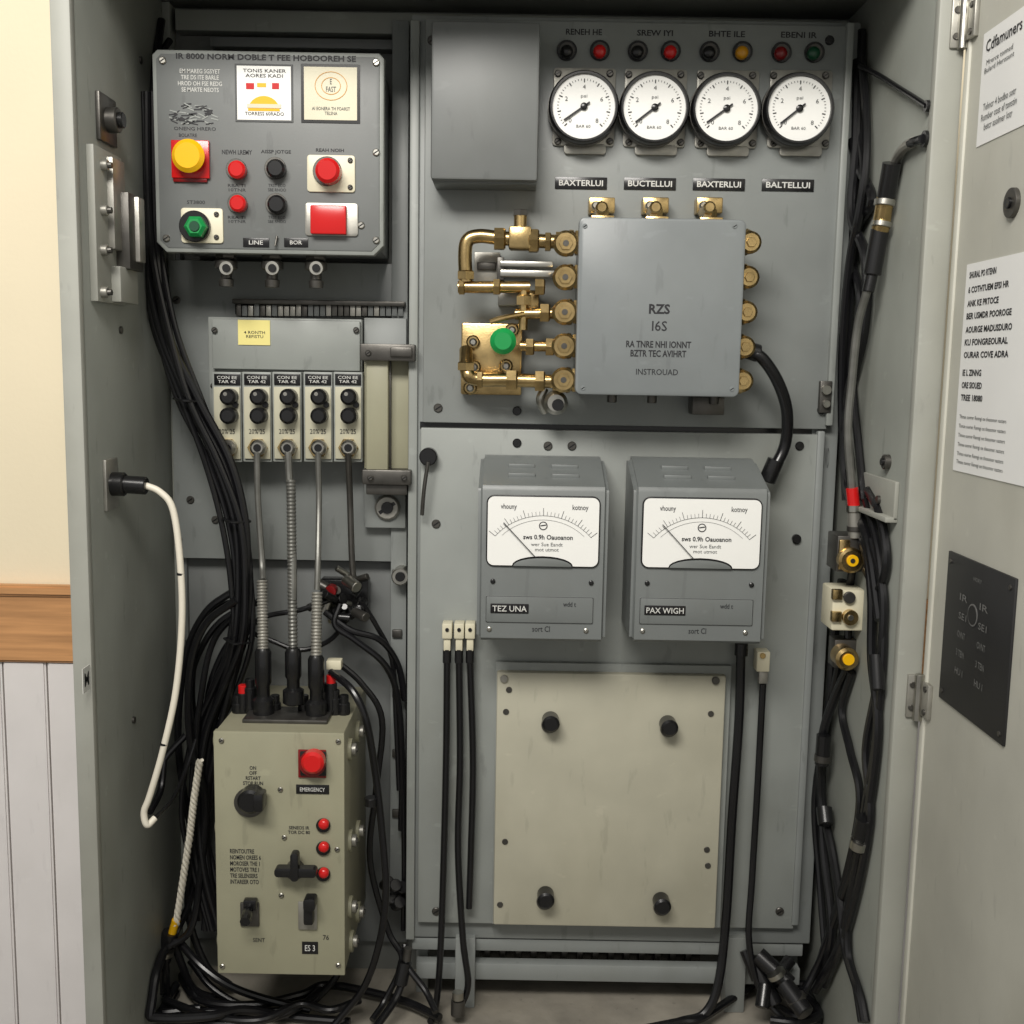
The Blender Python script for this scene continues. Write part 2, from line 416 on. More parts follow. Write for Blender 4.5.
for i in range(5):
    zl = P(570,(243,277,312,346,380)[i],yg).z
    gland(j,"brass_glands",(x0+.003,yg,zl),(-1,0,0),.0185)
    j.fcyl("gland_faces", BRASS, 566-i*.6,(243,277,312,346,380)[i],yg-.008,12.5,.012,24,.3)
    j.fcyl("gland_faces", BRASS, 566-i*.6,(243,277,312,346,380)[i],yg-.0195,7,.003,6)
    j.fcyl("gland_faces", DSTL, 566-i*.6,(243,277,312,346,380)[i],yg-.0225,3,.001,12)
    zr = P(745,(242,277,312,347,381)[i],yg).z
    gland(j,"brass_glands",(x1-.003,yg,zr),(1,0,0),.0185)
    j.fcyl("gland_faces", BRASS, 751-i*2,(242,277,312,347,381)[i],yg-.008,11,.012,20,.3)
    j.fcyl("gland_faces", BRASS, 752-i*2,(242,277,312,347,381)[i],yg-.0195,5,.004,6)
for px in (602,656,710):
    t = P(px,217,-.07)
    j.box("top_fittings", BRASS, t.x-.016,t.x+.016,-.085,-.045,z1-.004,z1+.008)
    j.cyl("top_fittings", BRASS, (t.x,-.07,z1+.006),(0,0,1),.010,.014,6)
    j.fbox("top_fittings", BRASS, px-13,197,px+13,213,-.04,.028,.002)
    j.fcyl("top_fittings", BRASS, px,207,-.04,6,.05,20,.3)
    j.fcyl("top_fittings", STEEL, px-6,205,-.055,4,.01,16,.3)
for px in (612,652,714):
    t = P(px,398,-.06); j.cyl("bottom_fittings", DSTL, (t.x,-.06,z0+.004),(0,0,-1),.007,.016,12)
t = P(708,405,-.05); j.box("bottom_fittings", DSTL, t.x-.024,t.x+.022,-.06,-.02,t.z-.014,t.z+.012)

# ------------------------------------------------------------ brass piping
m = Obj("brass_pipe_manifold")
y = -.075
m.ptube("pipe_upper", BRASS, [(572,242,y),(540,241,y),(500,238,y),(480,236,y),(468,240,y),(465,254,y),(466,282,y)], .0098, seg=16)
m.ptube("pipe_mid", BRASS, [(458,287,y),(495,287,y),(530,287,y)], .0084, seg=16)
m.ptube("pipe_mid2", BRASS, [(515,314,y),(572,313,y)], .0080, seg=16)
m.ptube("pipe_mid3", BRASS, [(520,346,y),(572,347,y)], .0074, seg=16)
m.ptube("pipe_lower", BRASS, [(466,350,y+.03),(467,372,y),(476,379,y),(510,380,y),(570,382,y)], .0098, seg=16)
m.ptube("riser", BRASS, [(524,285,y),(523,330,y)], .0068, seg=16)
def nut(px,py,r,l,mm=BRASS,ax=(1,0,0),yy=y):
    q = P(px,py,yy); m.cyl("nuts", mm, q-Vector(ax)*l/2, ax, r, l, 6, .15)
for q in ((500,239,.0165,.016),(534,241,.0175,.014),(548,242,.014,.008),(560,242,.015,.012),(540,287,.0125,.014),(545,313,.014,.014),
          (530,347,.013,.012),(550,347,.0135,.012),(512,380,.0155,.016),(540,381,.016,.014),(556,382,.014,.01),(497,287,.012,.01),(480,380,.013,.008),(462,287,.012,.008)): nut(*q)
nut(466,275,.013,.012,BRASS,(0,0,1)); nut(466,366,.013,.012,BRASS,(0,0,1)); nut(524,300,.012,.014,BRASS,(0,0,1))
q = P(520,240,y); m.box("valve_body", BRASS, q.x-.016,q.x+.016,y-.014,y+.014,q.z-.014,q.z+.018,.004)
m.cyl("valve_stem", BRASS, q+Vector((0,0,.015)), (0,0,1), .009,.02,16); m.cyl("valve_stem", DSTL, q+Vector((0,0,.033)), (0,0,1), .011,.008,6)
m.fbox("steel_rods", STEEL, 500,261,553,267, y-.01,.01); m.fbox("steel_rods", STEEL, 500,270,556,277, y-.01,.012)
m.fbox("steel_rods", DSTL, 497,257,504,280, y-.006,.06)
m.fbox("rod_backing", ZINC, 474,252,500,285, -.03,.018); m.fbox("rod_backing", DSTL, 477,262,496,270, -.036,.008); m.fbox("rod_backing", ZINC, 498,290,530,306, -.04,.03)
m.fbox("bracket", BRASS, 519,290,539,318, -.045,.033,.002)
m.fbox("valve_plate", BRASS, 461,323,522,395, -.035,.023,.003)
for q in ((473,342),(474,367),(506,366),(512,330),(470,388)): m.fcyl("plate_bolts", BRASS, q[0],q[1],-.035,7,.006,12,.4); m.fcyl("plate_bolts", STEEL, q[0],q[1],-.04,4,.006,12,.4)
m.fcyl("green_knob", DSTL, 503,341,-.035,7,.04); m.fcyl("green_knob", GRN, 503,341,-.07,13,.022,32,.35)
m.ptube("valve_lever", BRASS, [(490,322,-.09),(503,318,-.09),(524,314,-.08)], .004)
m.fcyl("drain_valve", STEEL, 556,403,-.02,12,.06,28,.3); m.fcyl("drain_valve", BLACK, 558,405,-.079,6,.003,20)
m.ptube("drain_valve", STEEL, [(545,388,-.06),(540,400,-.06),(545,412,-.05)], .006)
m.fbox("pipe_clamp", BRASS, 515,210,527,228, -.05,.038,.002)

# black cable from junction box
k = Obj("black_power_cable")
k.ptube("cable", RUBB, [(748,352,-.085),(762,358,-.09),(778,382,-.08),(787,412,-.06),(785,445,-.045),(772,472,-.05)], .0085, seg=16)
t = P(750,350,-.085); k.cyl("gland", BLACK, t-Vector((.01,0,-.002)), (1,0,-.3), .0125,.024,16)
t = P(776,460,-.05); k.cyl("boot", BLACK, t, (-.35,.1,-1), .0125,.034,16)

# ------------------------------------------------------------ analog meters
def meter(cx, top, wf, name):
    g = Obj("analog_meter")
    yf = -.135; kk = K(yf)
    c0 = P(cx,top,yf); h = 159*kk; hw = wf*kk
    zt, zb = c0.z, c0.z-h
    prof = [(yf+.004,zb),(yf,zb+.004),(yf,zt-.006),(yf+.004,zt+.001),(YD-.03,zt+.031),(YD-.022,zt+.034),(YD,zt+.034),(YD,zb)]
    bm = bmesh.new()
    vs = [bm.verts.new((c0.x-hw,yy,zz)) for yy,zz in prof]; f = bm.faces.new(vs)
    r = bmesh.ops.extrude_face_region(bm, geom=[f])
    for v in [q for q in r['geom'] if isinstance(q,bmesh.types.BMVert)]: v.co.x = c0.x+hw
    bmesh.ops.recalc_face_normals(bm, faces=bm.faces[:])
    ed = [q for q in bm.edges if abs(q.verts[0].co.x-q.verts[1].co.x)<1e-7]
    bmesh.ops.bevel(bm, geom=ed, offset=.006, segments=3, affect='EDGES')
    g.addbm("housing", METG, bm)
    def rr(a,b,c,d): return c0.x+a*kk, c0.x+c*kk, c0.z-d*kk, c0.z-b*kk
    for sx in (-.05,.012):
        for t_ in (.35,.7):
            yy = yf+.004+t_*(YD-.03-yf-.004); zz = zt+.001+t_*.03
            g.box("lid_ribs", METG, c0.x+sx,c0.x+sx+.038,yy-.004,yy+.004,zz-.002,zz+.004,.001)
    w = wf-10
    x0,x1,z0,z1 = rr(-w,10,w,80)
    g.rprism("window_bezel", BLACK, x0-.002,x1+.002,z0-.002,z1+.002,yf-.003,yf+.002,.011,.001)
    pts = []; r_=.009
    for cx_,cz_,a0 in ((x1-r_,z1-r_,0),(x0+r_,z1-r_,90),(x0+r_,z0+r_,180)):
        for i in range(6):
            a = math.radians(a0+18*i); pts.append((cx_+r_*math.cos(a),cz_+r_*math.sin(a)))
    xm = (x0+x1)/2
    for i in range(13):
        a = math.radians(180-15*i); pts.append((xm+w*.55*kk*math.cos(a), z0+10*kk*math.sin(a)))
    for i in range(6):
        a = math.radians(270+18*i); pts.append((x1-r_+r_*math.cos(a),z0+r_+r_*math.sin(a)))
    g.prism("scale_plate", WHITE, pts, yf-.0045, yf-.001)
    ys = yf-.0046
    # grey hump over the movement, as on the real case
    hp = [(xm+w*.53*kk*math.cos(math.radians(180-15*i)), z0-.001+8.5*kk*math.sin(math.radians(15*i))) for i in range(13)]
    g.prism("movement_cover", METG, hp, yf-.005, yf-.001, .0005)
    pc = (xm, z0-.012); Ra = 60*kk
    def pt(a,r): return (pc[0]+r*math.cos(a)*1.05, pc[1]+r*math.sin(a))
    pr = None
    for i in range(31):
        a = math.radians(140-100*i/30)
        q = pt(a,Ra)
        if pr: g.seg("scale", INK, pr, q, .0004, ys)
        pr = q
        g.seg("scale", INK, q, pt(a,Ra*(1.13 if i%5==0 else 1.07)), .0006 if i%5==0 else .0004, ys)
    q1=None
    for i in range(21):
        a = math.radians(135-90*i/20); q=pt(a,Ra*.93)
        if q1: g.seg("scale", INKG, q1,q,.0003,ys)
        q1=q
    g.text("dial_text", INK, "vhouny", xz=rr(-43,17,-27,24), y=ys); g.text("dial_text", INK, "kotnoy", xz=rr(29,17,45,24), y=ys)
    g.text("dial_text", INK, "sws 0.9h Oauoanon", xz=rr(-20,48,30,53), y=ys, off=.02)
    g.text("dial_text", INKG, "wer Sue Eandt\nmot utmot", xz=rr(-12,56,20,65), y=ys, off=0)
    g.lathe("logo", INK, (xm,ys,z0+41*kk), (0,-1,0), [(.006,0),(.006,.0004)], 20)
    g.lathe("logo", WHITE, (xm,ys-.0004,z0+41*kk), (0,-1,0), [(.0046,0),(.0046,.0003)], 20)
    g.seg("logo", INK, (xm-.004,z0+41*kk),(xm+.004,z0+42*kk),.0015,ys-.0007)
    g.seg("needle", INK, (xm-8*kk,z0+10*kk), (xm-40*kk,z0+44*kk), .0011, ys-.003,.0006)
    for sx in (-w+6, w-6):
        x,z = c0.x+sx*kk, c0.z-97*kk
        g.lathe("screws", BLACK, (x,yf,z),(0,-1,0),[(.0035,0),(.0035,.002),(.002,.003)],14)
    x0,x1,z0,z1 = rr(-w-1,112,w-3,140)
    g.rprism("name_plate_border", PAND, x0,x1,z0,z1,yf-.001,yf+.001,.002,.0003)
    g.rprism("name_plate_border", BLACK, x0+.0005,x1-.0005,z0+.0005,z1-.0005,yf-.0013,yf,.002,.0001)
    g.rprism("name_plate", METG, x0+.001,x1-.001,z0+.001,z1-.001,yf-.0016,yf,.002,.0003)
    x0,x1,z0,z1 = rr(-w+4,120,-13,130); g.rprism("badge", BLACK, x0,x1,z0,z1,yf-.0025,yf,.001,.0003)
    g.text("badge_text", INKW, name, xz=rr(-w+6,122,-15,128), y=yf-.0025)
    g.text("small_text", INK, "wdd t", xz=rr(22,117,35,122), y=yf-.0018)
    g.text("small_text", INK, "sort Cl", xz=rr(-9,143,9,149), y=yf)
    for sx in (-w+3,w-10):
        x,z = c0.x+sx*kk, c0.z-147*kk; g.lathe("screws", STEEL, (x,yf,z),(0,-1,0),[(.0035,0),(.0035,.0015),(.002,.0025)],12)
meter(544,487,66,"TEZ UNA"); meter(703,489,69,"PAX WIGH")

# ------------------------------------------------------------ beige blank panel
b = Obj("beige_access_panel")
b.fbox("edge_flange", PANL, 494,664,726,926, -.022,.01,.001)
b.fbox("sheet", BEIGE, 495,674,721,927, -.034,.022,.003)
for q in ((550,725),(669,729),(545,902),(662,908)):
    b.fcyl("knobs", DSTL, q[0],q[1],-.034,9,.004); b.fcyl("knobs", BLACK, q[0]+1,q[1],-.036,9,.026,28,.25)
for q in ((509,690),(711,714),(506,712),(505,842),(707,850),(500,905),(708,866)): b.fcyl("screw_holes", DSTL, q[0],q[1],-.034,3.2,.0015,12)
b.fcyl("top_bolts", STEEL, 504,679,-.034,4,.004); b.fcyl("top_bolts", DSTL, 716,681,-.034,4,.004)

# support base
s = Obj("enclosure_support_base")
s.fbox("top_rail", PAN, 412,941,803,953, .004,.06)
s.fbox("front_rail", PAN, 416,966,800,982, .0,.02)
s.fbox("dark_grate", BLACK, 480,950,700,972, .05,.005,0)
for i in range(14): s.fbox("grate_bars", DSTL, 484+i*15.5,951,490+i*15.5,975,.035,.006)
for a in (455,726):
    x0,x1,z0,z1 = R(a,938,a+20,1000,-.012); s.box("legs", PAN, x0,x1,-.012,.02,ZF,z1,.002)
for a in (416,785):
    x0,x1,z0,z1 = R(a,945,a+12,1000,.03); s.box("legs", PAN, x0,x1,.03,.06,ZF,z1,.002)

# ------------------------------------------------------------ thin cables left and right of meters
for px,end in (((447),[(447,660,-.03),(446,760,-.03),(443,880,-.03),(440,960,-.035),(436,1005,-.04),(430,1030,-.06)]),
               ((459),[(459,660,-.03),(460,760,-.03),(458,850,-.03),(463,940,-.04),(468,985,-.045),(458,1012,-.05)]),
               ((470),[(470,660,-.03),(473,760,-.03),(471,850,-.03),(469,908,-.03)])):
    k = Obj("black_connector_cable")
    k.fbox("connector", CREAM, px-5,624,px+5,639,-.038,.026); k.fcyl("connector", BLACK, px,630,-.038,2,.002,10)
    k.fbox("connector", CREAM, px-3.5,638,px+3.5,652,-.034,.012)
    k.ptube("cable", RUBB, [(px,650,-.03)]+end, .0052)
    k.cyl("strain_relief", BLACK, P(px,650,-.03), (0,0,-1), .0065,.02,12)
k = Obj("black_connector_cable")
k.fbox("connector", CREAM, 757,652,770,672,-.038,.026); k.fcyl("connector", BRASS, 763,656,-.038,3,.003,10); k.fbox("connector", ZINC, 759,671,768,684,-.034,.01)
k.ptube("cable", RUBB, [(763,684,-.03),(758,780,-.03),(752,880,-.03),(749,940,-.04),(760,990,-.05),(785,1022,-.07)], .0052)
k = Obj("black_power_cable")
k.ptube("cable", RUBB, [(741,648,-.03),(739,720,-.03),(732,820,-.032),(726,920,-.036),(718,985,-.05),(704,1014,-.06),(680,1022,-.07),(640,1035,-.09)], .0072)
t = P(741,655,-.03); k.cyl("gland", BLACK, t, (0,0,1), .010,.02,16)

# ------------------------------------------------------------ control panel top left
a = Obj("control_panel_box")
ya = -.075
x0,x1,z0,z1 = R(154,51,384,254,ya); ch = .014
pts = [(x0+ch*.5,z1),(x1-ch*.5,z1),(x1,z1-ch*.5),(x1,z0+ch),(x1-ch,z0),(x0+ch,z0),(x0,z0+ch),(x0,z1-ch*.5)]
a.prism("face_plate", PANL, pts, ya, ya+.012, .003)
i_ = .006
a.prism("face_inset", PAND, [(x0+ch*.5+i_,z1-i_),(x1-ch*.5-i_,z1-i_),(x1-i_,z1-ch*.5-i_),(x1-i_,z0+ch+i_*.5),(x1-ch-i_*.5,z0+i_),(x0+ch+i_*.5,z0+i_),(x0+i_,z0+ch+i_*.5),(x0+i_,z1-ch*.5-i_)], ya-.0012, ya+.002, .0008)
a.box("body", PAND, x0+.008,x1-.008, ya+.012, .062, z0+.008,z1-.008,.003)
yi = ya-.0012
a.text("header", INK, "IR 8000 NORM DOBLE T FEE HOBOOREH SE", rect=(176,54.5,356,60.5), y=yi, off=.03)
a.text("notes", INKW, "EM MAREG SGSYET\nTRE DS ITE BARLE\nHROD OH FSE REDG\nSE MARTE NEOTS", rect=(178,69,222,92), y=yi)
rnd = random.Random(3)
for n_ in range(70):
    ux,uz = rnd.uniform(172,216), rnd.uniform(99,124)
    if uz < 100+abs(ux-192)*.6: continue
    p1 = P(ux,uz,yi); a_ = rnd.uniform(-.8,.8); l_=.0055
    a.seg("emblem", rnd.choice((INK,INK,PANL)), (p1.x-l_*math.cos(a_),p1.z-l_*math.sin(a_)*.6),(p1.x+l_*math.cos(a_),p1.z+l_*math.sin(a_)*.6),.0016,yi-.0001*(n_%5))
a.text("emblem", INK, "ONENG HRERO", rect=(174,127,216,130.5), y=yi)
a.fbox("meter_label", INKG, 235,64,293,122, yi-.001,.001,0); a.fbox("meter_label", WHITE, 237,66,291,120, yi-.0016,.001,0)
a.text("meter_label_text", INK, "TONIS KANER\nAORES KADI", rect=(243,69,286,77.5), y=yi-.0017)
a.fbox("meter_label_marks", RED, 246,83,254,89, yi-.0022,.001,0); a.fbox("meter_label_marks", RED, 272,83,279,89, yi-.0022,.001,0); a.fbox("meter_label_marks", YEL, 257,83,266,87, yi-.0022,.001,0)
cpt = P(264,108,yi-.0017); pts=[]
for q in range(13):
    an = math.radians(180-15*q); pts.append((cpt.x+.022*math.cos(an), cpt.z-.004+.020*math.sin(an)))
a.prism("meter_label_arc", YEL, pts, yi-.0022, yi-.001); a.fbox("meter_label_arc", CREAM, 247,104,281,108, yi-.0028,.001,0)
a.text("meter_label_text", INK, "TORRESS 60RADO", rect=(245,112,284,115.5), y=yi-.0017)
a.fbox("certificate_label", BLACK, 301,64,360,123, yi-.001,.001,0); a.fbox("certificate_label", CREAM, 304,67,357,120, yi-.0016,.001,0)
cpt = P(331,86,yi-.0017)
for rr_ in (.022,.013):
    pr=None
    for q in range(25):
        an=2*math.pi*q/24; n_=(cpt.x+rr_*math.cos(an),cpt.z+rr_*math.sin(an)*.85)
        if pr: a.seg("certificate_seal", AMB, pr,n_,.0009,yi-.0017)
        pr=n_
a.text("certificate_text", INKG, "E\nFAST", rect=(326,79,336,92), y=yi-.0017); a.text("certificate_text", INKG, "AI EONERA TH FOARST\nTELSNA", rect=(312,107,350,115), y=yi-.0017)
a.fbox("stop_base", RED, 171,140,209,178, yi-.006,.006,.0012); a.fbox("stop_base", DRED, 173,177,207,182, yi-.004,.004,.0008)
a.fcyl("stop_button", YEL, 187,155,yi-.006,16,.022,36,.25,r2=12)
a.text("captions", INK, "BOLATRE", rect=(179,133.5,197,137), y=yi)
for px,py,mm,r_ in ((236,169,RED,8.5),(275,168,BLACK,9),(237,203,RED,8),(276,204,BLACK,9)):
    a.fcyl("pushbuttons", DSTL, px,py,yi,r_+1.5,.004); a.fcyl("pushbuttons", mm, px,py,yi-.003,r_,.014,28,.25)
for px,s_ in ((237,"NEWH LREMY"),(276,"AISSP JOTGE")): a.text("captions", INK, s_, rect=(px-15,150,px+15,154.5), y=yi, off=.02)
for px,s_ in ((237,"RBA TI\n10TNR"),(277,"TRST ECO\nSBE RNOO")):
    a.text("captions", INK, s_, rect=(px-9,184,px+9,191.5), y=yi); a.text("captions", INK, s_, rect=(px-9,216,px+9,223), y=yi)
a.fround("reset_plate", CREAM, 307,155,355,192, yi-.003,.003,3); a.fcyl("reset_button", DSTL, 327,171,yi-.003,14,.004); a.fcyl("reset_button", RED, 327,170,yi-.006,12,.022,28,.25)
a.fround("square_plate", ZINC, 305,203,358,236, yi-.003,.003,3); a.fbox("square_button", RED, 310,205,346,234, yi-.014,.012,.002)
a.text("captions", INK, "REAH NOIH", rect=(316,148.5,344,152), y=yi, off=.02)
a.fround("green_plate", CREAM, 181,208,223,243, yi-.003,.003,3); a.fcyl("green_knob", BLACK, 194,226,yi-.003,15,.008,32)
a.fcyl("green_knob", GRN, 194,226,yi-.009,11,.018,6,.3); a.fcyl("green_knob", DGRN, 194,226,yi-.026,5,.003,20)
a.screw("plate_screws", 216,214,yi-.003,2.5); a.screw("plate_screws", 216,237,yi-.003,2.5)
a.screw("plate_screws", 350,160,yi-.003,2.5); a.screw("plate_screws", 350,187,yi-.003,2.5)
a.text("captions", INK, "ST3800", rect=(187,200.5,205,204), y=yi)
for q in ((243,238,269,247,"LINE"),(284,238,308,247,"BOR")):
    a.fbox("black_tags", BLACK, *q[:4], yi-.0015,.0015,.0003); a.text("tag_text", INKW, q[4], rect=(q[0]+6,q[1]+2.5,q[2]-6,q[3]-2.5), y=yi-.0016)
a.ptube("pointer_lever", DSTL, [(277,236,yi-.004),(275,246,yi-.006)], .0016)
for q in ((162,60),(376,62),(376,240),(166,238),(361,225),(376,152)): a.screw("screws", q[0],q[1],yi,3.5,STEEL)
for px in (226,272,316):
    t = P(px,258,-.045)
    a.cyl("cable_glands", DSTL, (t.x,-.045,z0+.009), (0,0,-1), .015,.014,6)
    a.lathe("cable_glands", DSTL, (t.x,-.045,z0-.004), (0,0,-1), [(.010,0),(.016,.005),(.016,.014),(.008,.018),(.008,.028),(.011,.030),(.010,.040)], 18)
    a.fcyl("cable_glands", STEEL, px,268,-.058,7,.005,16); a.fcyl("cable_glands", BLACK, px,268,-.063,4,.003,16)

# ------------------------------------------------------------ fixtures on left wall
l = Obj("wall_latch_assembly")
def lbox(part,mm,a_,b_,c_,d_,h,bev=.0015,base=0):
    pa, pb = lw(a_,(b_+d_)/2), lw(c_,(b_+d_)/2); zt_, zb_ = lw((a_+c_)/2,b_).z, lw((a_+c_)/2,d_).z
    l.box(part,mm,XL+base,XL+base+h,pa.y,pb.y,zb_,zt_,bev)
lbox("back_plate", CAB, 88,152,116,303, .010)
lbox("hinge_leaf", ZINC, 100,160,112,250, .018)
lbox("lever", DSTL, 108,195,122,270, .028)
lbox("lever_handle", ZINC, 114,198,120,262, .034)
lbox("lower_block", CAB, 104,268,122,303, .022)
for py in (165,210,250,292):
    q = lw(94,py); l.cyl("bolts", ZINC, q+Vector((.01,0,0)), (1,0,0), .007,.008,12)
    l.cyl("bolts", DSTL, q+Vector((.017,0,0)), (1,0,0), .004,.006,10)
q = lw(104,120); l.box("upper_plate", DSTL, XL,XL+.006,q.y-.03,q.y+.03,q.z-.03,q.z+.03)
l.cyl("upper_knob", DSTL, q+Vector((.006,0,0)), (1,0,0), .016,.014,20); l.cyl("upper_knob", BLACK, q+Vector((.018,0,0)), (1,0,0), .010,.008,20)
w = Obj("white_cable")
q = lw(109,484); w.box("socket_plate", ZINC, XL,XL+.005,q.y-.022,q.y+.022,q.z-.034,q.z+.034)
w.cyl("socket", BLACK, q+Vector((.004,0,0)), (1,0,0), .016,.018,20); w.cyl("socket", BLACK, q+Vector((.02,0,0)), (1,0,-.05), .012,.03,20)
yw = q.y
w.tube("cable", WCAB, [q+Vector((.045,0,0)), P(160,492,yw), P(173,510,yw), P(180,560,yw), P(182,620,yw), P(176,690,yw), P(163,750,yw), P(150,795,yw), P(144,812,yw), P(147,825,yw), P(155,818,yw+.01)], .0046, seg=14)
for zz in (575,745): 
    qq = P(180.5 if zz==575 else 164,zz,yw); w.cyl("cable_marks", BLACK, qq, (.1,0,1), .005,.003,14)
w.tube("lead_end", RUBB, [P(155,818,yw+.01),P(172,800,yw+.05),P(186,770,yw+.10),P(196,740,yw+.14)], .003)
rp = [P(200,760,-.055),P(194,800,-.05),P(190,835,-.045),P(183,880,-.04),P(176,925,-.035)]
N = 90; strands = [[],[],[]]
for i in range(N+1):
    t_ = i/N*(len(rp)-1); k_ = min(int(t_),len(rp)-2); ctr = rp[k_].lerp(rp[k_+1], t_-k_)
    for s_i in range(3):
        an = i*.75+s_i*2*math.pi/3; strands[s_i].append(ctr+Vector((math.cos(an),math.sin(an),0))*.0030)
for s_i in range(3): w.tube("braided_rope", WCAB, strands[s_i], .0030, seg=6, sub=1)
w.tube("yellow_tip", YEL, [P(176,920,-.035),P(172,934,-.03)], .0065, seg=12)

# ------------------------------------------------------------ terminal modules
t5 = Obj("relay_module_bank")
ym = .0
t5.fbox("mounting_plate", PANL, 209,318,362,462, ym+.03,.03,.002)
t5.fbox("upper_cover", PANL, 212,320,360,370, ym+.02,.012,.002)
t5.fbox("sticky_note", PAPY, 238,320,270,345, ym+.0185,.001,0); t5.text("note_text", INK, "4 RONTH\nREFISTU", rect=(244,331,265,338), y=ym+.0185)
xs = (227,257,287,318,348)
for i,px in enumerate(xs):
    o = "module_%d"%(i+1)
    t5.fbox(o, PANL, px-14.5,372,px+14.5,462, ym,.03,.0015)
    t5.fbox(o, MODB, px-13,387,px+13,459, ym-.004,.006,.001)
    t5.fbox(o, BLACK, px-13,374,px+13,385, ym-.002,.004,.0003); t5.text(o, INKW, "CON EE\nTAR 42", rect=(px-10,376,px+10,383), y=ym-.0022)
    t5.fcyl(o, BLACK, px,397,ym-.004,8.2,.022,24,.3); t5.fcyl(o, BLACK, px,416,ym-.004,8.2,.022,24,.3)
    t5.fcyl(o, BLACK, px+8,405,ym-.004,3,.006,12); t5.fcyl(o, STEEL, px-2,394,ym-.026,2.0,.0005,12)
    t5.text(o, INK, "20% 25", rect=(px-8,429,px+8,434), y=ym-.004)
    t5.fcyl(o, BRASS, px,448,ym-.004,10,.006,6); t5.fcyl(o, STEEL, px,448,ym-.009,8,.014,20,.3); t5.fcyl(o, BLACK, px,448,ym-.0225,4,.001,14)
for q in ((214,330),(356,330),(213,450),(213,386)): t5.screw("screws", q[0],q[1],ym+.018,3)

lh = Obj("lever_latch")
lh.fbox("tray", KHAKI, 364,358,413,474, .012,.028,.002)
lh.fbox("bar", KHAKI, 366,360,388,474, -.012,.026,.002); lh.fbox("bar_back", DSTL, 388,360,391,474, .004,.01,.001)
lh.fbox("tray_rim", BEIG2, 408,360,414,474, -.004,.02,.001)
lh.fbox("upper_clamp", DSTL, 360,344,415,361, -.025,.06,.002); lh.fbox("lower_clamp", DSTL, 362,470,411,485, -.022,.06,.002)
lh.fbox("lower_clamp", DSTL, 366,484,407,495, -.012,.05,.002); lh.fbox("upper_clamp", DSTL, 390,347,412,357, -.03,.01,.002)
for q in ((368,353),(407,352),(370,478),(404,478)): lh.screw("screws", q[0],q[1],-.025,3)

# rods / hoses from modules to lower box
h = Obj("braided_conduit_set")
h.ptube("thin_lead_1", DSTL, [(227,452,-.02),(229,475,-.02),(233,492,.0)], .004)
h.ptube("rod_2", COND, [(257,452,-.02),(258,500,-.02),(262,560,-.03),(263,580,-.05)], .0048)
h.ptube("rod_3", COND, [(288,452,-.02),(290,490,-.025),(293,560,-.05),(293,600,-.06)], .0055)
h.ptube("rod_4", COND, [(318,452,-.02),(319,500,-.02),(318,560,-.05),(317,590,-.06)], .0045)
h.ptube("rod_5", DSTL, [(348,452,-.02),(350,500,-.0),(352,560,.0),(355,590,.0)], .0048)
h.ptube("corrugated_3", COND, [(291,480,-.03),(293,650,-.07)], .0075, rib=90, seg=12)
h.ptube("corrugated_2", ZINC, [(262,580,-.06),(263,650,-.08)], .0085, rib=44, seg=12)
h.ptube("corrugated_4", ZINC, [(317,592,-.06),(316,660,-.08)], .0085, rib=40, seg=12)
for gi,(px,pt_,pb_) in enumerate(((263,648,716),(293,648,704),(316,655,718))):
    c1, c2 = P(px,pt_,-.08), P(px,pb_,-.08); L_ = c1.z-c2.z
    h.lathe("gland_%d"%(gi+1), BLACK, (c1.x,-.08,c1.z), (0,0,-1), [(.009,0),(.012,.006),(.012,L_*.5),(.0095,L_*.55),(.0095,L_*.7),(.0155,L_*.75),(.0155,L_*.97),(.012,L_)], 18)

# connector cluster behind
cc = Obj("cable_connector_cluster")
rr_ = random.Random(5)
for i in range(26):
    px,py = rr_.uniform(318,364), rr_.uniform(574,618); q = P(px,py,rr_.uniform(-.01,.05))
    ax = Vector((rr_.uniform(-.6,1),rr_.uniform(-1,.0),rr_.uniform(-.6,.6)))
    cc.cyl("connector_bodies", (BLACK,BLACK,DSTL,STEEL)[i%4], q, ax, rr_.uniform(.005,.009), rr_.uniform(.014,.03), 14)
cc.fbox("terminal_strip", BLACK, 320,580,368,606, .045,.03,.002)
cc.ptube("leads", RUBB, [(330,600,.0),(300,610,-.02),(262,618,-.02),(240,640,-.03)], .004)
cc.ptube("leads", RUBB, [(340,604,.0),(335,625,-.01),(355,640,-.01),(385,665,.0),(398,700,.02),(402,760,.03),(401,830,.03)], .005)
cc.ptube("leads", RUBB, [(325,612,.0),(350,630,-.01),(380,640,0),(398,665,.02),(405,700,.03)], .005)
cc.ptube("leads", RUBB, [(262,600,.0),(220,622,0),(196,660,0),(188,700,.01)], .005)
cc.ptube("leads", RUBB, [(350,615,.0),(330,640,.01),(300,650,.01),(270,640,.01),(245,630,.01)], .004)
cc.ptube("leads", RUBB, [(360,600,.0),(376,625,.01),(392,660,.02),(396,720,.03),(399,790,.03)], .004)
cc.fcyl("red_ring", DRED, 330,592,.01,6,.02)

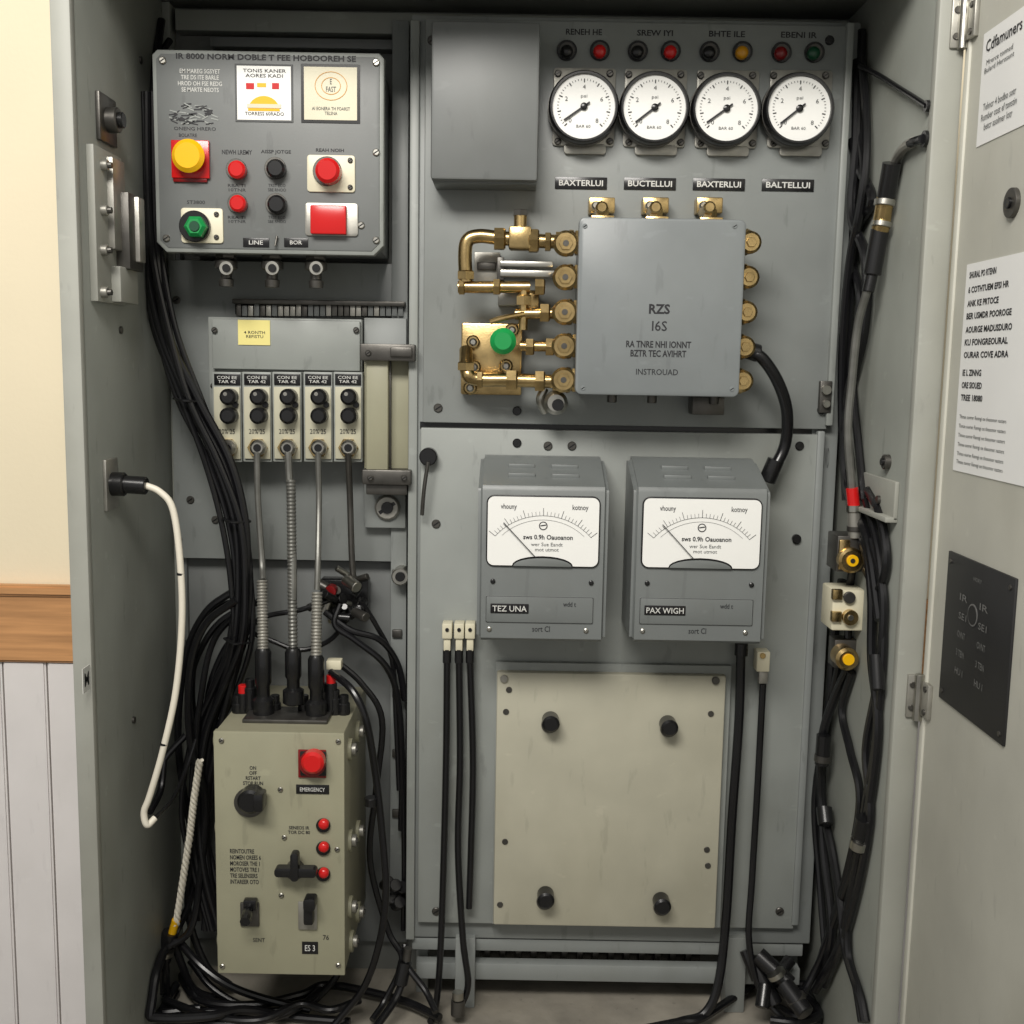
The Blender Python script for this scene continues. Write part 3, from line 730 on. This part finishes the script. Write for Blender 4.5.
# ------------------------------------------------------------ lower left control box
b = Obj("motor_control_box")
yb_ = -.15
x0,x1,z0,z1 = R(216,733,344,974,yb_)
b.box("body", BEIG2, x0,x1,yb_+.003,.084,z0,z1,.003)
b.box("front_plate", KHAKI, x0-.001,x1+.001,yb_,yb_+.006,z0-.001,z1+.001,.002)
b.box("top_collar", DSTL, x0+.03,x1-.03,-.11,-.045,z1-.001,z1+.006,.002)
b.fbox("button_guard", DRED, 298,750,326,778, yb_-.003,.003,.001); b.fbox("button_guard", BLACK, 300,752,326,776, yb_-.006,.004,.001)
b.fcyl("red_button", DRED, 312,764,yb_-.006,14,.006); b.fcyl("red_button", RED, 312,764,yb_-.010,12,.018,30,.25)
b.fbox("tag", BLACK, 296,785,329,794, yb_-.0015,.0015,.0003); b.text("tag_text", INKW, "EMERGENCY", rect=(300,787.5,325,791.5), y=yb_-.0016)
b.text("captions", INK, "ON\nOFF\nRSTART\nSTOP RUN", rect=(243,766,263,785), y=yb_, off=.02)
b.fcyl("selector_knob", DSTL, 249,803,yb_,16,.004,32); b.fcyl("selector_knob", BLACK, 249,803,yb_-.003,13,.026,32,.2)
b.box("selector_knob", BLACK, P(258,800,yb_-.03).x-.006,P(258,800,yb_-.03).x+.008,yb_-.036,yb_-.01,P(250,804,yb_-.03).z-.01,P(250,800,yb_-.03).z+.01,.003)
for py in (826,849,875): b.fcyl("pilot_lights", BLACK, 323,py,yb_,7.5,.004); b.dome("pilot_lights", RED, 323,py,yb_-.003,5.5,.009)
b.text("captions", INK, "SENEOS IR\nTOR DC 80", rect=(288,826,310,834), y=yb_, off=.02)
b.text("captions", INK, "REINTOUTRE\nNOMEN OREES 6\nMOROSER THE 1\nMOTOVES TRE I\nTRE SELENSERS\nINTAREER OTO", rect=(230,849,261,884), y=yb_, off=.02, align='LEFT')
b.fcyl("t_handle", DSTL, 294,872,yb_,10,.012,20); b.fround("t_handle", BLACK, 274,869,316,878, yb_-.026,.014,4,.001); b.fround("t_handle", BLACK, 290,854,298,882, yb_-.028,.014,3.5,.001)
b.fbox("toggle_left", DSTL, 240,903,259,927, yb_-.004,.004); b.ptube("toggle_left", BLACK, [(248,910,yb_-.004),(247,915,yb_-.03),(245,922,yb_-.045)], .0075)
b.fbox("toggle_left", BLACK, 243,901,256,911, yb_-.014,.012)
b.fbox("toggle_right", ZINC, 298,902,317,930, yb_-.004,.004); b.fbox("toggle_right", BLACK, 303,906,313,926, yb_-.016,.014,.003); b.fround("toggle_right", BLACK, 303,900,315,911, yb_-.026,.02,3)
b.fbox("data_plate", BLACK, 302,942,318,954, yb_-.001,.001,0); b.text("data_plate", INKW, "ES 3", rect=(305,945,315,951), y=yb_-.0012)
b.text("captions", INK, "76", rect=(323,935,329,940), y=yb_); b.text("captions", INK, "SENT", rect=(253,938,265,942), y=yb_)
for q in ((221,741),(338,742),(222,967),(338,966),(337,850),(280,790),(284,838),(281,896)): b.screw("screws", q[0],q[1],yb_,2.8,STEEL)
for yy,zz in ((-.10,z1-.04),(-.02,z1-.04),(-.1,z1-.18),(-.02,z1-.20),(-.1,z0+.08),(-.02,z0+.03),(-.09,z0+.02)):
    b.cyl("side_bolts", KHAKI, (x1,yy,zz), (1,0,0), .016,.005,24); b.cyl("side_bolts", ZINC, (x1+.004,yy,zz), (1,0,0), .009,.007,16); b.cyl("side_bolts", DSTL, (x1+.010,yy,zz), (1,0,0), .004,.003,10)
for zz in (z1-.02,z1-.15,z0+.04): b.cyl("left_bolts", KHAKI, (x0,-.12,zz), (-1,0,0), .014,.006,18)
for q,mm in (((243,690),RED),((331,680),RED),((262,668),RED),((238,700),BLACK),((275,700),BLACK),((335,695),BLACK),((322,688),BLACK),((250,684),BLACK),((344,700),BLACK),((304,700),BLACK)):
    c1 = P(q[0],q[1],-.06); zz = z1
    b.cyl("terminal_posts", BLACK, (c1.x,-.06,zz), (0,0,1), .009,max(.006,c1.z-zz-.004),14); b.cyl("terminal_posts", mm, (c1.x,-.06,c1.z-.006), (0,0,1), .007,.014,14)
b.fbox("terminal_posts", CREAM, 326,661,341,670, -.06,.02)

# ------------------------------------------------------------ cable bundles (left)
k = Obj("black_cable_bundle")
base = [(144,92,-.03),(145,180,-.03),(150,255,-.03),(163,330,-.03),(188,400,-.03),(217,460,-.03),(236,520,-.03),(242,580,-.03),(238,640,-.03),(222,690,-.01),(205,740,.0),(198,810,.0),(203,870,-.01),(215,930,-.02)]
rk = random.Random(11)
for i in range(9):
    ox, oy = (i-4)*2.6, rk.uniform(-.014,.012)
    pts = [(p_[0]+ox*(1+.45*math.sin(n_*1.3+i*2))+rk.uniform(-2,2), p_[1], p_[2]+oy) for n_,p_ in enumerate(base)]
    k.ptube("strand_%d"%(i+1), RUBB, pts, rk.choice((.0045,.0052,.0062)))
for i,pp in enumerate((
    [(140,100,-.0),(138,60,.02),(150,20,.05)],
    [(143,100,-.0),(150,70,.02),(170,40,.05)],
    [(236,600,-.04),(205,625,-.03),(190,670,-.02),(190,740,-.02),(205,800,-.02),(200,880,-.02),(190,930,-.03),(165,948,-.04)],
    [(240,610,-.03),(214,640,-.01),(202,690,-.01),(196,760,-.01),(208,860,-.01),(204,930,-.02)],
    [(235,590,.02),(206,612,.02),(186,655,.03),(178,730,.03),(185,800,.03),(198,850,.02)],
    [(186,735,.0),(164,760,-.02),(153,790,-.04),(150,812,-.09)],
    [(244,625,-.02),(222,655,0),(208,700,.01),(212,760,.01),(203,830,.01),(190,900,.0),(172,940,-.03)],
    [(248,600,.03),(222,606,.03),(200,632,.03),(192,690,.03),(198,760,.03),(192,840,.03),(200,920,.02)],
    [(238,650,.0),(216,700,.0),(214,780,-.0),(196,850,-.0),(188,910,.0),(206,965,.0),(230,985,.0)])):
    k.ptube("loop_%d"%(i+1), RUBB, pp, .005 if i%2 else .0058)
for n_ in (4,6,8):
    q = P(base[n_][0],base[n_][1],-.03); k.tube("ties", BLACK, [q+Vector((-.021,.0,.002)),q+Vector((0,-.024,0)),q+Vector((.021,0,-.002)),q+Vector((0,.02,0)),q+Vector((-.021,0,.002))], .002, seg=6)

k = Obj("black_cable_loop")
k.ptube("cable_1", RUBB, [(331,672,-.06),(352,690,-.10),(366,720,-.11),(375,770,-.10),(382,830,-.10),(386,890,-.10),(380,940,-.10),(365,985,-.09),(340,1018,-.09),(325,1035,-.1)], .0055)
k.ptube("cable_2", RUBB, [(335,660,.0),(362,684,-.0),(382,720,.0),(376,790,.0),(370,860,.0),(388,930,.0),(402,960,-.02),(385,1000,-.04),(372,1020,-.07)], .005)
k.ptube("cable_3", RUBB, [(402,760,.03),(404,860,.03),(403,930,.03)], .004)
q = P(371,805,-.1); k.cyl("clamp", BLACK, q, (0,0,1), .010,.012,12)
for q in ((392,888,.02),(388,900,.03),(396,905,.02),(385,885,.03),(399,890,.03)): k.cyl("plugs", BLACK, P(*q), (.3,-.6,.5), .010,.022,14)

k = Obj("floor_cable_coil")
def G(px,py,dz=.007): 
    q = U(px,py,2,ZF+dz); q.y = min(q.y,.088); return q
def gt(part, pts, r=.0065, dz=.008): k.tube(part, RUBB, [G(a_,b_,dz) for a_,b_ in pts], r)
gt("run_1", [(150,992),(185,1010),(240,1012),(300,1018),(350,1022)])
gt("run_2", [(180,975),(200,1000),(250,1005),(300,995),(330,985),(400,1000),(440,1018)], dz=.018)
gt("run_3", [(140,1005),(160,1018),(210,1022),(260,1015)], dz=.012)
gt("run_4", [(176,985),(150,992),(142,1004),(160,1012),(200,1008)], dz=.02)
gt("run_7", [(145,1012),(180,1020),(240,1024),(290,1012),(320,990)], r=.0055, dz=.024)
gt("run_8", [(160,998),(210,1016),(260,1020),(300,1004),(330,1010),(360,1000)], r=.006, dz=.03)
k.ptube("drop_1", RUBB, [(172,935,-.03),(160,960,-.04),(152,985,-.04),(155,1005,-.03)], .006)
k.ptube("drop_2", RUBB, [(172,935,-.03),(182,965,-.02),(195,990,-.01),(225,1002,.0)], .006)
k.ptube("drop_3", RUBB, [(165,950,-.05),(150,975,-.09),(126,1000,-.11),(132,1013,-.12),(165,1018,-.12),(210,1016,-.11),(245,1010,-.08),(300,1020,-.05)], .007)
k.ptube("drop_4", RUBB, [(178,940,-.02),(200,965,-.05),(228,985,-.06),(262,998,-.05),(310,1010,-.04)], .006)
k.ptube("drop_5", RUBB, [(190,960,-.0),(215,990,-.02),(260,1012,-.04),(300,1010,-.03),(330,985,-.0),(345,960,.02)], .0055)
c1 = P(170,932,-.03); k.cyl("splice_boot", BLACK, c1, (-.25,0,-1), .013,.05,16)
c1 = P(160,968,-.04); k.cyl("splice_boot", BLACK, c1, (-.1,0,-1), .012,.04,16); k.cyl("splice_ring", STEEL, P(165,950,-.042), (-.2,0,-1), .0145,.008,16)
c1 = P(405,962,-.04); k.cyl("plug", BLACK, c1, (-.2,-.2,-1), .011,.035,16); k.tube("run_5", RUBB, [P(405,975,-.04),P(395,1000,-.06),P(380,1022,-.10),P(372,1035,-.12)], .006)
k.cyl("plug", DSTL, P(408,948,-.035), (-.1,-.1,-1), .007,.02,14)
k.tube("run_6", RUBB, [P(405,945,-.02),P(407,965,-.04),P(425,990,-.06),P(436,1012,-.09)], .005)

k = Obj("cable_plug")
c1 = P(458,1000,-.055); k.cyl("body", DSTL, c1, (0,-.1,-1), .011,.024,14); k.cyl("tip", STEEL, P(458,992,-.055), (0,-.1,-1), .009,.012,14)

# ------------------------------------------------------------ right side cables (run along the right wall, in front of it)
k = Obj("cable_harness")
def H(px,py,y,r=.008):
    while True:
        q = P(px,py,y)
        if q.x <= XR-r-.001 or y < -.262: return q
        y -= .004
def ht(part, mm, pts, r, **kw): k.tube(part, mm, [H(a_,b_,c_,r) for a_,b_,c_ in pts], r, **kw)
yr = -.15
ht("lead_top", RUBB, [(929,139,-.25),(916,141,-.22),(904,148,-.2),(895,163,-.17),(889,186,-.16)], .0058)
ht("lead_top", ZINC, [(913,142,-.20),(904,148,-.195),(897,158,-.178),(892,170,-.165)], .0064)
ht("lead_upper", RUBB, [(860,66,-.03),(880,76,-.08),(902,90,-.16),(928,106,-.25)], .0036)
q = H(929,139,-.25,.006); k.cyl("wall_grommet", BLACK, (XR-.006,q.y,q.z), (1,0,0), .010,.006,16)
q = H(928,106,-.25,.004); k.cyl("wall_grommet", BLACK, (XR-.006,q.y,q.z), (1,0,0), .007,.006,16)
def seg3(part, mm, a_, b_, r, sg=18):
    p1,p2 = H(*a_,r+.002),H(*b_,r+.002); k.cyl(part, mm, p1, p2-p1, r, (p2-p1).length, sg)
seg3("plug_collar", BLACK, (892,163,yr), (886,198,yr), .0120)
seg3("plug_body", BRASS, (886,196,yr), (880,232,yr), .0115)
seg3("plug_ring", STEEL, (885,200,yr), (884,206,yr), .0135); seg3("plug_ring", STEEL, (882,222,yr), (881,227,yr), .0130)
seg3("plug_tail", BLACK, (880,230,yr), (872,275,yr), .0120)
seg3("plug_tip", BLACK, (872,274,yr), (868,292,yr), .008)
ht("cable_a", COND, [(868,288,yr),(858,325,-.13),(852,380,-.12),(848,430,-.12),(852,490,-.12)], .0058)
ht("cable_b", RUBB, [(858,60,.0),(856,150,-.02),(852,215,-.03),(866,260,-.05),(864,330,-.04),(848,400,-.04),(846,480,-.03),(868,540,-.03),(880,620,-.03)], .0075)
ht("cable_c", RUBB, [(852,140,.0),(860,170,-.01),(872,200,-.02),(856,235,-.02),(850,300,-.02),(844,400,-.01),(850,470,0)], .0068)
ht("cable_d", RUBB, [(862,30,.0),(860,120,0),(864,180,-.01),(852,250,-.01),(860,300,-.01),(852,370,-.01),(858,440,-.01),(864,500,-.01)], .006)
ht("cable_e", RUBB, [(862,60,-.02),(866,110,-.05),(866,160,-.07),(860,210,-.07),(850,260,-.04),(843,340,-.02),(842,420,-.02),(846,500,-.02)], .0062)
yc = -.125
seg3("red_connector", RED, (852,488,yc), (854,508,yc), .0085)
seg3("steel_connector", ZINC, (854,508,yc), (855,538,yc), .0095)
seg3("steel_ring", STEEL, (854,505,yc), (854,512,yc), .0115); seg3("steel_ring", DSTL, (855,526,yc), (855,531,yc), .0115)
k.fbox("brass_block", DSTL, 837,536,866,572, -.13,.05,.002); k.fbox("brass_block", BRASS, 839,540,850,570, -.134,.01,.002)
k.fcyl("brass_block_port", BRASS, 852,561,-.13,13,.014,24,.25); k.fcyl("brass_block_port", YEL, 853,561,-.143,6,.004,20); k.fcyl("brass_block_port", DSTL, 853,561,-.147,2.5,.001,12)
k.fbox("cream_block", CREAM, 832,590,866,631, -.13,.055,.003); k.fbox("cream_block_cap", BRASS, 833,590,843,600, -.136,.01,.001); k.fbox("cream_block_cap", BRASS, 832,612,842,622, -.136,.01,.001)
k.fcyl("cream_block_screw", BRASS, 851,618,-.13,8,.008,20); k.fcyl("cream_block_screw", DSTL, 850,598,-.13,6,.006,16); k.fcyl("cream_block_screw", STEEL, 851,618,-.138,3,.002,12)
k.fbox("lower_gland", DSTL, 834,640,858,668, -.11,.03,.002)
k.fcyl("lower_gland", BRASS, 848,660,-.11,12,.03,24,.25); k.fcyl("lower_gland", YEL, 849,660,-.139,6,.004,20)
ht("back_bus", RUBB, [(852,572,-.09),(850,585,-.09),(849,592,-.09)], .006); ht("back_bus", RUBB, [(848,630,-.09),(848,645,-.09)], .006)
for i,(pp,r_) in enumerate((
    ([(858,530,-.1),(868,560,-.08),(872,600,-.08),(872,660,-.08),(878,720,-.08),(872,790,-.08),(860,850,-.08),(850,900,-.07),(838,950,-.07),(815,990,-.07)],.0068),
    ([(872,540,-.06),(884,600,-.06),(878,680,-.06),(866,750,-.06),(870,820,-.06),(850,920,-.06),(825,985,-.06)],.0062),
    ([(848,668,-.10),(834,700,-.06),(822,740,-.04),(822,800,-.03),(832,850,-.03),(840,900,-.04),(846,950,-.06),(858,990,-.10),(868,1022,-.16)],.0068),
    ([(852,672,-.10),(842,710,-.06),(850,750,-.05),(860,800,-.04),(848,870,-.04),(830,930,-.04),(812,985,-.04)],.006),
    ([(842,580,-.04),(834,640,-.02),(830,700,.0),(820,770,.0),(824,850,.0),(832,930,.0),(820,980,-.02)],.0068),
    ([(866,570,-.10),(878,590,-.10),(887,560,-.09),(880,515,-.06),(868,490,-.03)],.006),
    ([(840,660,-.02),(826,730,-.0),(815,800,.0),(820,880,.0),(826,960,-.01)],.006),
    ([(866,500,-.06),(880,560,-.09),(884,640,-.09),(876,740,-.09),(866,800,-.09),(858,850,-.09),(838,910,-.08),(820,960,-.08),(800,1000,-.08)],.0055),
    ([(860,850,-.08),(850,900,-.08),(848,950,-.09),(856,985,-.12),(862,1022,-.17)],.006))):
    ht("drop_cable_%d"%(i+1), RUBB, pp, r_)
seg3("inline_plug", BLACK, (864,818,-.1), (858,850,-.1), .011); seg3("inline_ring", STEEL, (860,840,-.1), (858,848,-.1), .0125)
seg3("inline_plug2", BLACK, (824,735,-.05), (822,765,-.05), .011); seg3("inline_ring2", DSTL, (823,755,-.05), (822,762,-.05), .0125)
seg3("inline_plug3", BLACK, (824,808,-.04), (826,825,-.04), .012); seg3("inline_plug4", BLACK, (876,655,-.12), (878,690,-.12), .010)

k = Obj("floor_plug_pile")
for a_,b_,r_ in (((755,965,-.03),(775,1005,-.06),.013),((775,975,-.03),(800,1005,-.06),.012),((765,985,-.05),(762,1008,-.07),.011),((790,960,-.01),(770,985,-.04),.010),((745,950,-.02),(757,980,-.04),.009),((758,955,-.04),(790,985,-.07),.014),((785,985,-.08),(806,1014,-.12),.014)):
    p1,p2 = P(*a_),P(*b_); p2.z=max(p2.z,ZF+r_+.002); k.cyl("plug_bodies", BLACK, p1, p2-p1, r_, (p2-p1).length, 16)
k.cyl("steel_collar", STEEL, P(775,972,-.075), P(785,987,-.08)-P(775,972,-.075), .0145,.008,16); k.cyl("steel_collar", DSTL, P(795,997,-.1), P(805,1012,-.105)-P(795,997,-.1), .0155,.008,16)
for n_,pp in enumerate(([(790,990),(820,1000),(845,1015),(850,1023)],[(800,1005),(830,1010),(850,1018),(856,1023)],[(765,1000),(800,1018),(830,1020)],[(640,1030),(680,1022),(700,1019),(730,1000),(752,985)],[(780,985),(810,985),(835,995),(850,1012)],[(800,990),(820,1012),(800,1022),(770,1020)])):
    k.tube("floor_cables", RUBB, [U(a_,b_,2,ZF+.012+.004*n_) for a_,b_ in pp], .0065)

# right wall bracket
k = Obj("angle_bracket")
def rw(px,py): return U(px,py,0,XR)
pa, pb = rw(864,498), rw(899,498)
k.box("wall_leaf", CAB, XR-.006,XR, pb.y,pa.y, rw(880,514).z, rw(880,476).z)
k.box("shelf_leaf", CAB, XR-.016,XR, pb.y,pa.y, rw(880,516).z, rw(880,512).z+.002)
q = rw(889,462); k.cyl("bolt", DSTL, q, (-1,0,0), .010,.008,16); k.cyl("bolt", BLACK, q+Vector((-.008,0,0)), (-1,0,0), .005,.003,12)
q = rw(884,500); k.cyl("bolt", DSTL, q+Vector((-.006,0,0)), (-1,0,0), .006,.004,12)

# ------------------------------------------------------------ door
d = Obj("cabinet_door")
ydh = YF-.016
d.box("slab", DOORM, XD,XD+.022, -1.12,ydh, .06,ZT-.01,.002)
d.box("hinge_edge_fold", DOORM, XD-.003,XD+.01, ydh-.012,ydh, .06,ZT-.01,.0015)
def dr(px,py): return U(px,py,0,XD)
def dbox(part,mm,ya_,yb2,za,zb,h,bev=.0005): d.box(part,mm,XD-h,XD+.001,min(ya_,yb2),max(ya_,yb2),min(za,zb),max(za,zb),bev)
y0_ = dr(961,366).y; zt_, zb_ = dr(967,265).z, dr(954,470).z
dbox("notice_sheet", PAPER, y0_,y0_-.21,zt_,zb_,.0012,0)
XT = XD-.0016
H_ = zt_-zb_
L = [("SHURAL PO RTENN",.055,.38),("6 COTHTUEM EFSI HR",.125,.56),("ANK KE PRTOCE",.19,.44),("BER USMDR POOROGE",.25,.62),("AOURGE MADUSDURO",.315,.64),("KU FONGREOURAL",.375,.60),("OURAR COVE ADRA",.435,.62)]
for s_,f_,wd in L: d.text("notice_text", INK, s_, door=(XT,y0_-.010,y0_-.010-.19*wd,zt_-H_*(f_+.015),zt_-H_*(f_-.016)), off=.03)
for s_,f_,wd in (("IE L ZINNG",.52,.26),("ORE SIOUED",.58,.28),("TREE 18080",.64,.3)): d.text("notice_text", INK, s_, door=(XT,y0_-.010,y0_-.010-.2*wd,zt_-H_*(f_+.015),zt_-H_*(f_-.016)), off=.03)
for i2,f_ in enumerate((.735,.78,.825,.87,.915,.955)): d.text("notice_small_text", INKG, "Thmse ouvrer Renngi oe thesomor nasters", door=(XT,y0_-.010,y0_-.135,zt_-H_*(f_+.012),zt_-H_*(f_-.012)), off=.0)
q = dr(981,90); za, zb = dr(984,35).z, dr(980,146).z
dbox("upper_label", PAPER, q.y,q.y-.2,za,zb,.001,0)
d.text("upper_label_text", INK, "Cdfamuners", door=(XT,q.y-.010,q.y-.10,za-.023,za-.010), off=.01)
d.text("upper_label_text", INKG, "Mrerce tonned\nBulerd Herosunt", door=(XT,q.y-.010,q.y-.085,za-.046,za-.032), off=0)
d.text("upper_label_text", INKG, "Tehncr 4 bodbo sotr\nRumber cost ef tonstin\nbetcr asolmer lotr", door=(XT,q.y-.010,q.y-.1,zb+.015,zb+.045), off=0)
qa, qb = dr(946,623), dr(1012,663)
dbox("black_plate", BLKM, qa.y,qb.y,dr(952,551).z,dr(941,697).z,.003,.001)
XT2 = XD-.0035; zc_ = (dr(952,551).z+dr(941,697).z)/2; yc_=(qa.y+qb.y)/2
d.text("black_plate_text", INKL, "HORY", door=(XT2,yc_+.012,yc_-.010,zc_+.069,zc_+.074))
for i2 in range(5):
    for j2 in range(2):
        d.text("black_plate_text", INKL, ("IR","SE1","OVNT","3 TEN","HU I")[i2], door=(XT2,yc_+.046-j2*.055,yc_+.024-j2*.055,zc_+.040-i2*.022,zc_+.048-i2*.022), off=.01)
d.lathe("black_plate_dial", INKL, (XT2+.0003,yc_+.008,zc_+.03),(-1,0,0),[(.013,0),(.013,.0005)],24); d.lathe("black_plate_dial", BLKM, (XT2-.0001,yc_+.008,zc_+.03),(-1,0,0),[(.011,0),(.011,.0006)],24)
for sy,sz in ((-1,1),(1,1),(1,-1),(-1,-1)):
    d.cyl("plate_screws", DSTL, (XD-.003,yc_+sy*.08,zc_+sz*.08),(-1,0,0),.003,.0015,10)
q = dr(1014,203); d.cyl("rubber_bumper", DSTL, q,(-1,0,0),.016,.005,24); d.cyl("rubber_bumper", BLACK, q+Vector((-.005,0,0)),(-1,0,0),.006,.003,16)
for px,py in ((957,22),(906,697)):
    q = U(px,py,1,YF-.02)
    d.box("hinge_leaf", ZINC, XR+.012,XD+.004,YF-.016,YF-.011,q.z-.028,q.z+.028,.001)
    d.box("hinge_leaf", ZINC, XD-.006,XD,YF-.045,YF-.018,q.z-.022,q.z+.022,.001)
    d.cyl("hinge_barrel", STEEL, (XD-.008,YF-.02,q.z-.03),(0,0,1),.006,.06,16)
    for dz in (-.015,.015):
        d.cyl("hinge_screws", DSTL, (XR+.018,YF-.016,q.z+dz),(0,-1,0),.004,.002,12); d.cyl("hinge_screws", DSTL, (XD-.006,YF-.036,q.z+dz),(-1,0,0),.004,.002,12)

for o in Obj.all: o.finish()

# ------------------------------------------------------------ light
def area(name, loc, tgt, sx, sy, pw, col=(1,1,1)):
    ld = bpy.data.lights.new(name,'AREA'); ld.shape='RECTANGLE'; ld.size=sx; ld.size_y=sy; ld.energy=pw; ld.color=col
    o = bpy.data.objects.new(name, ld); o.location = loc
    o.rotation_euler = (Vector(tgt)-Vector(loc)).to_track_quat('-Z','Y').to_euler(); scene.collection.objects.link(o)
area("ceiling_light", (-.45,-1.9,2.6), (.05,0,.9), 1.3,.5, 61, (1,.96,.90))
w = bpy.data.worlds.new("world"); scene.world = w; w.use_nodes = True
w.node_tree.nodes["Background"].inputs[0].default_value = (1,.985,.955,1); w.node_tree.nodes["Background"].inputs[1].default_value = .44
scene.view_settings.view_transform = 'Standard'
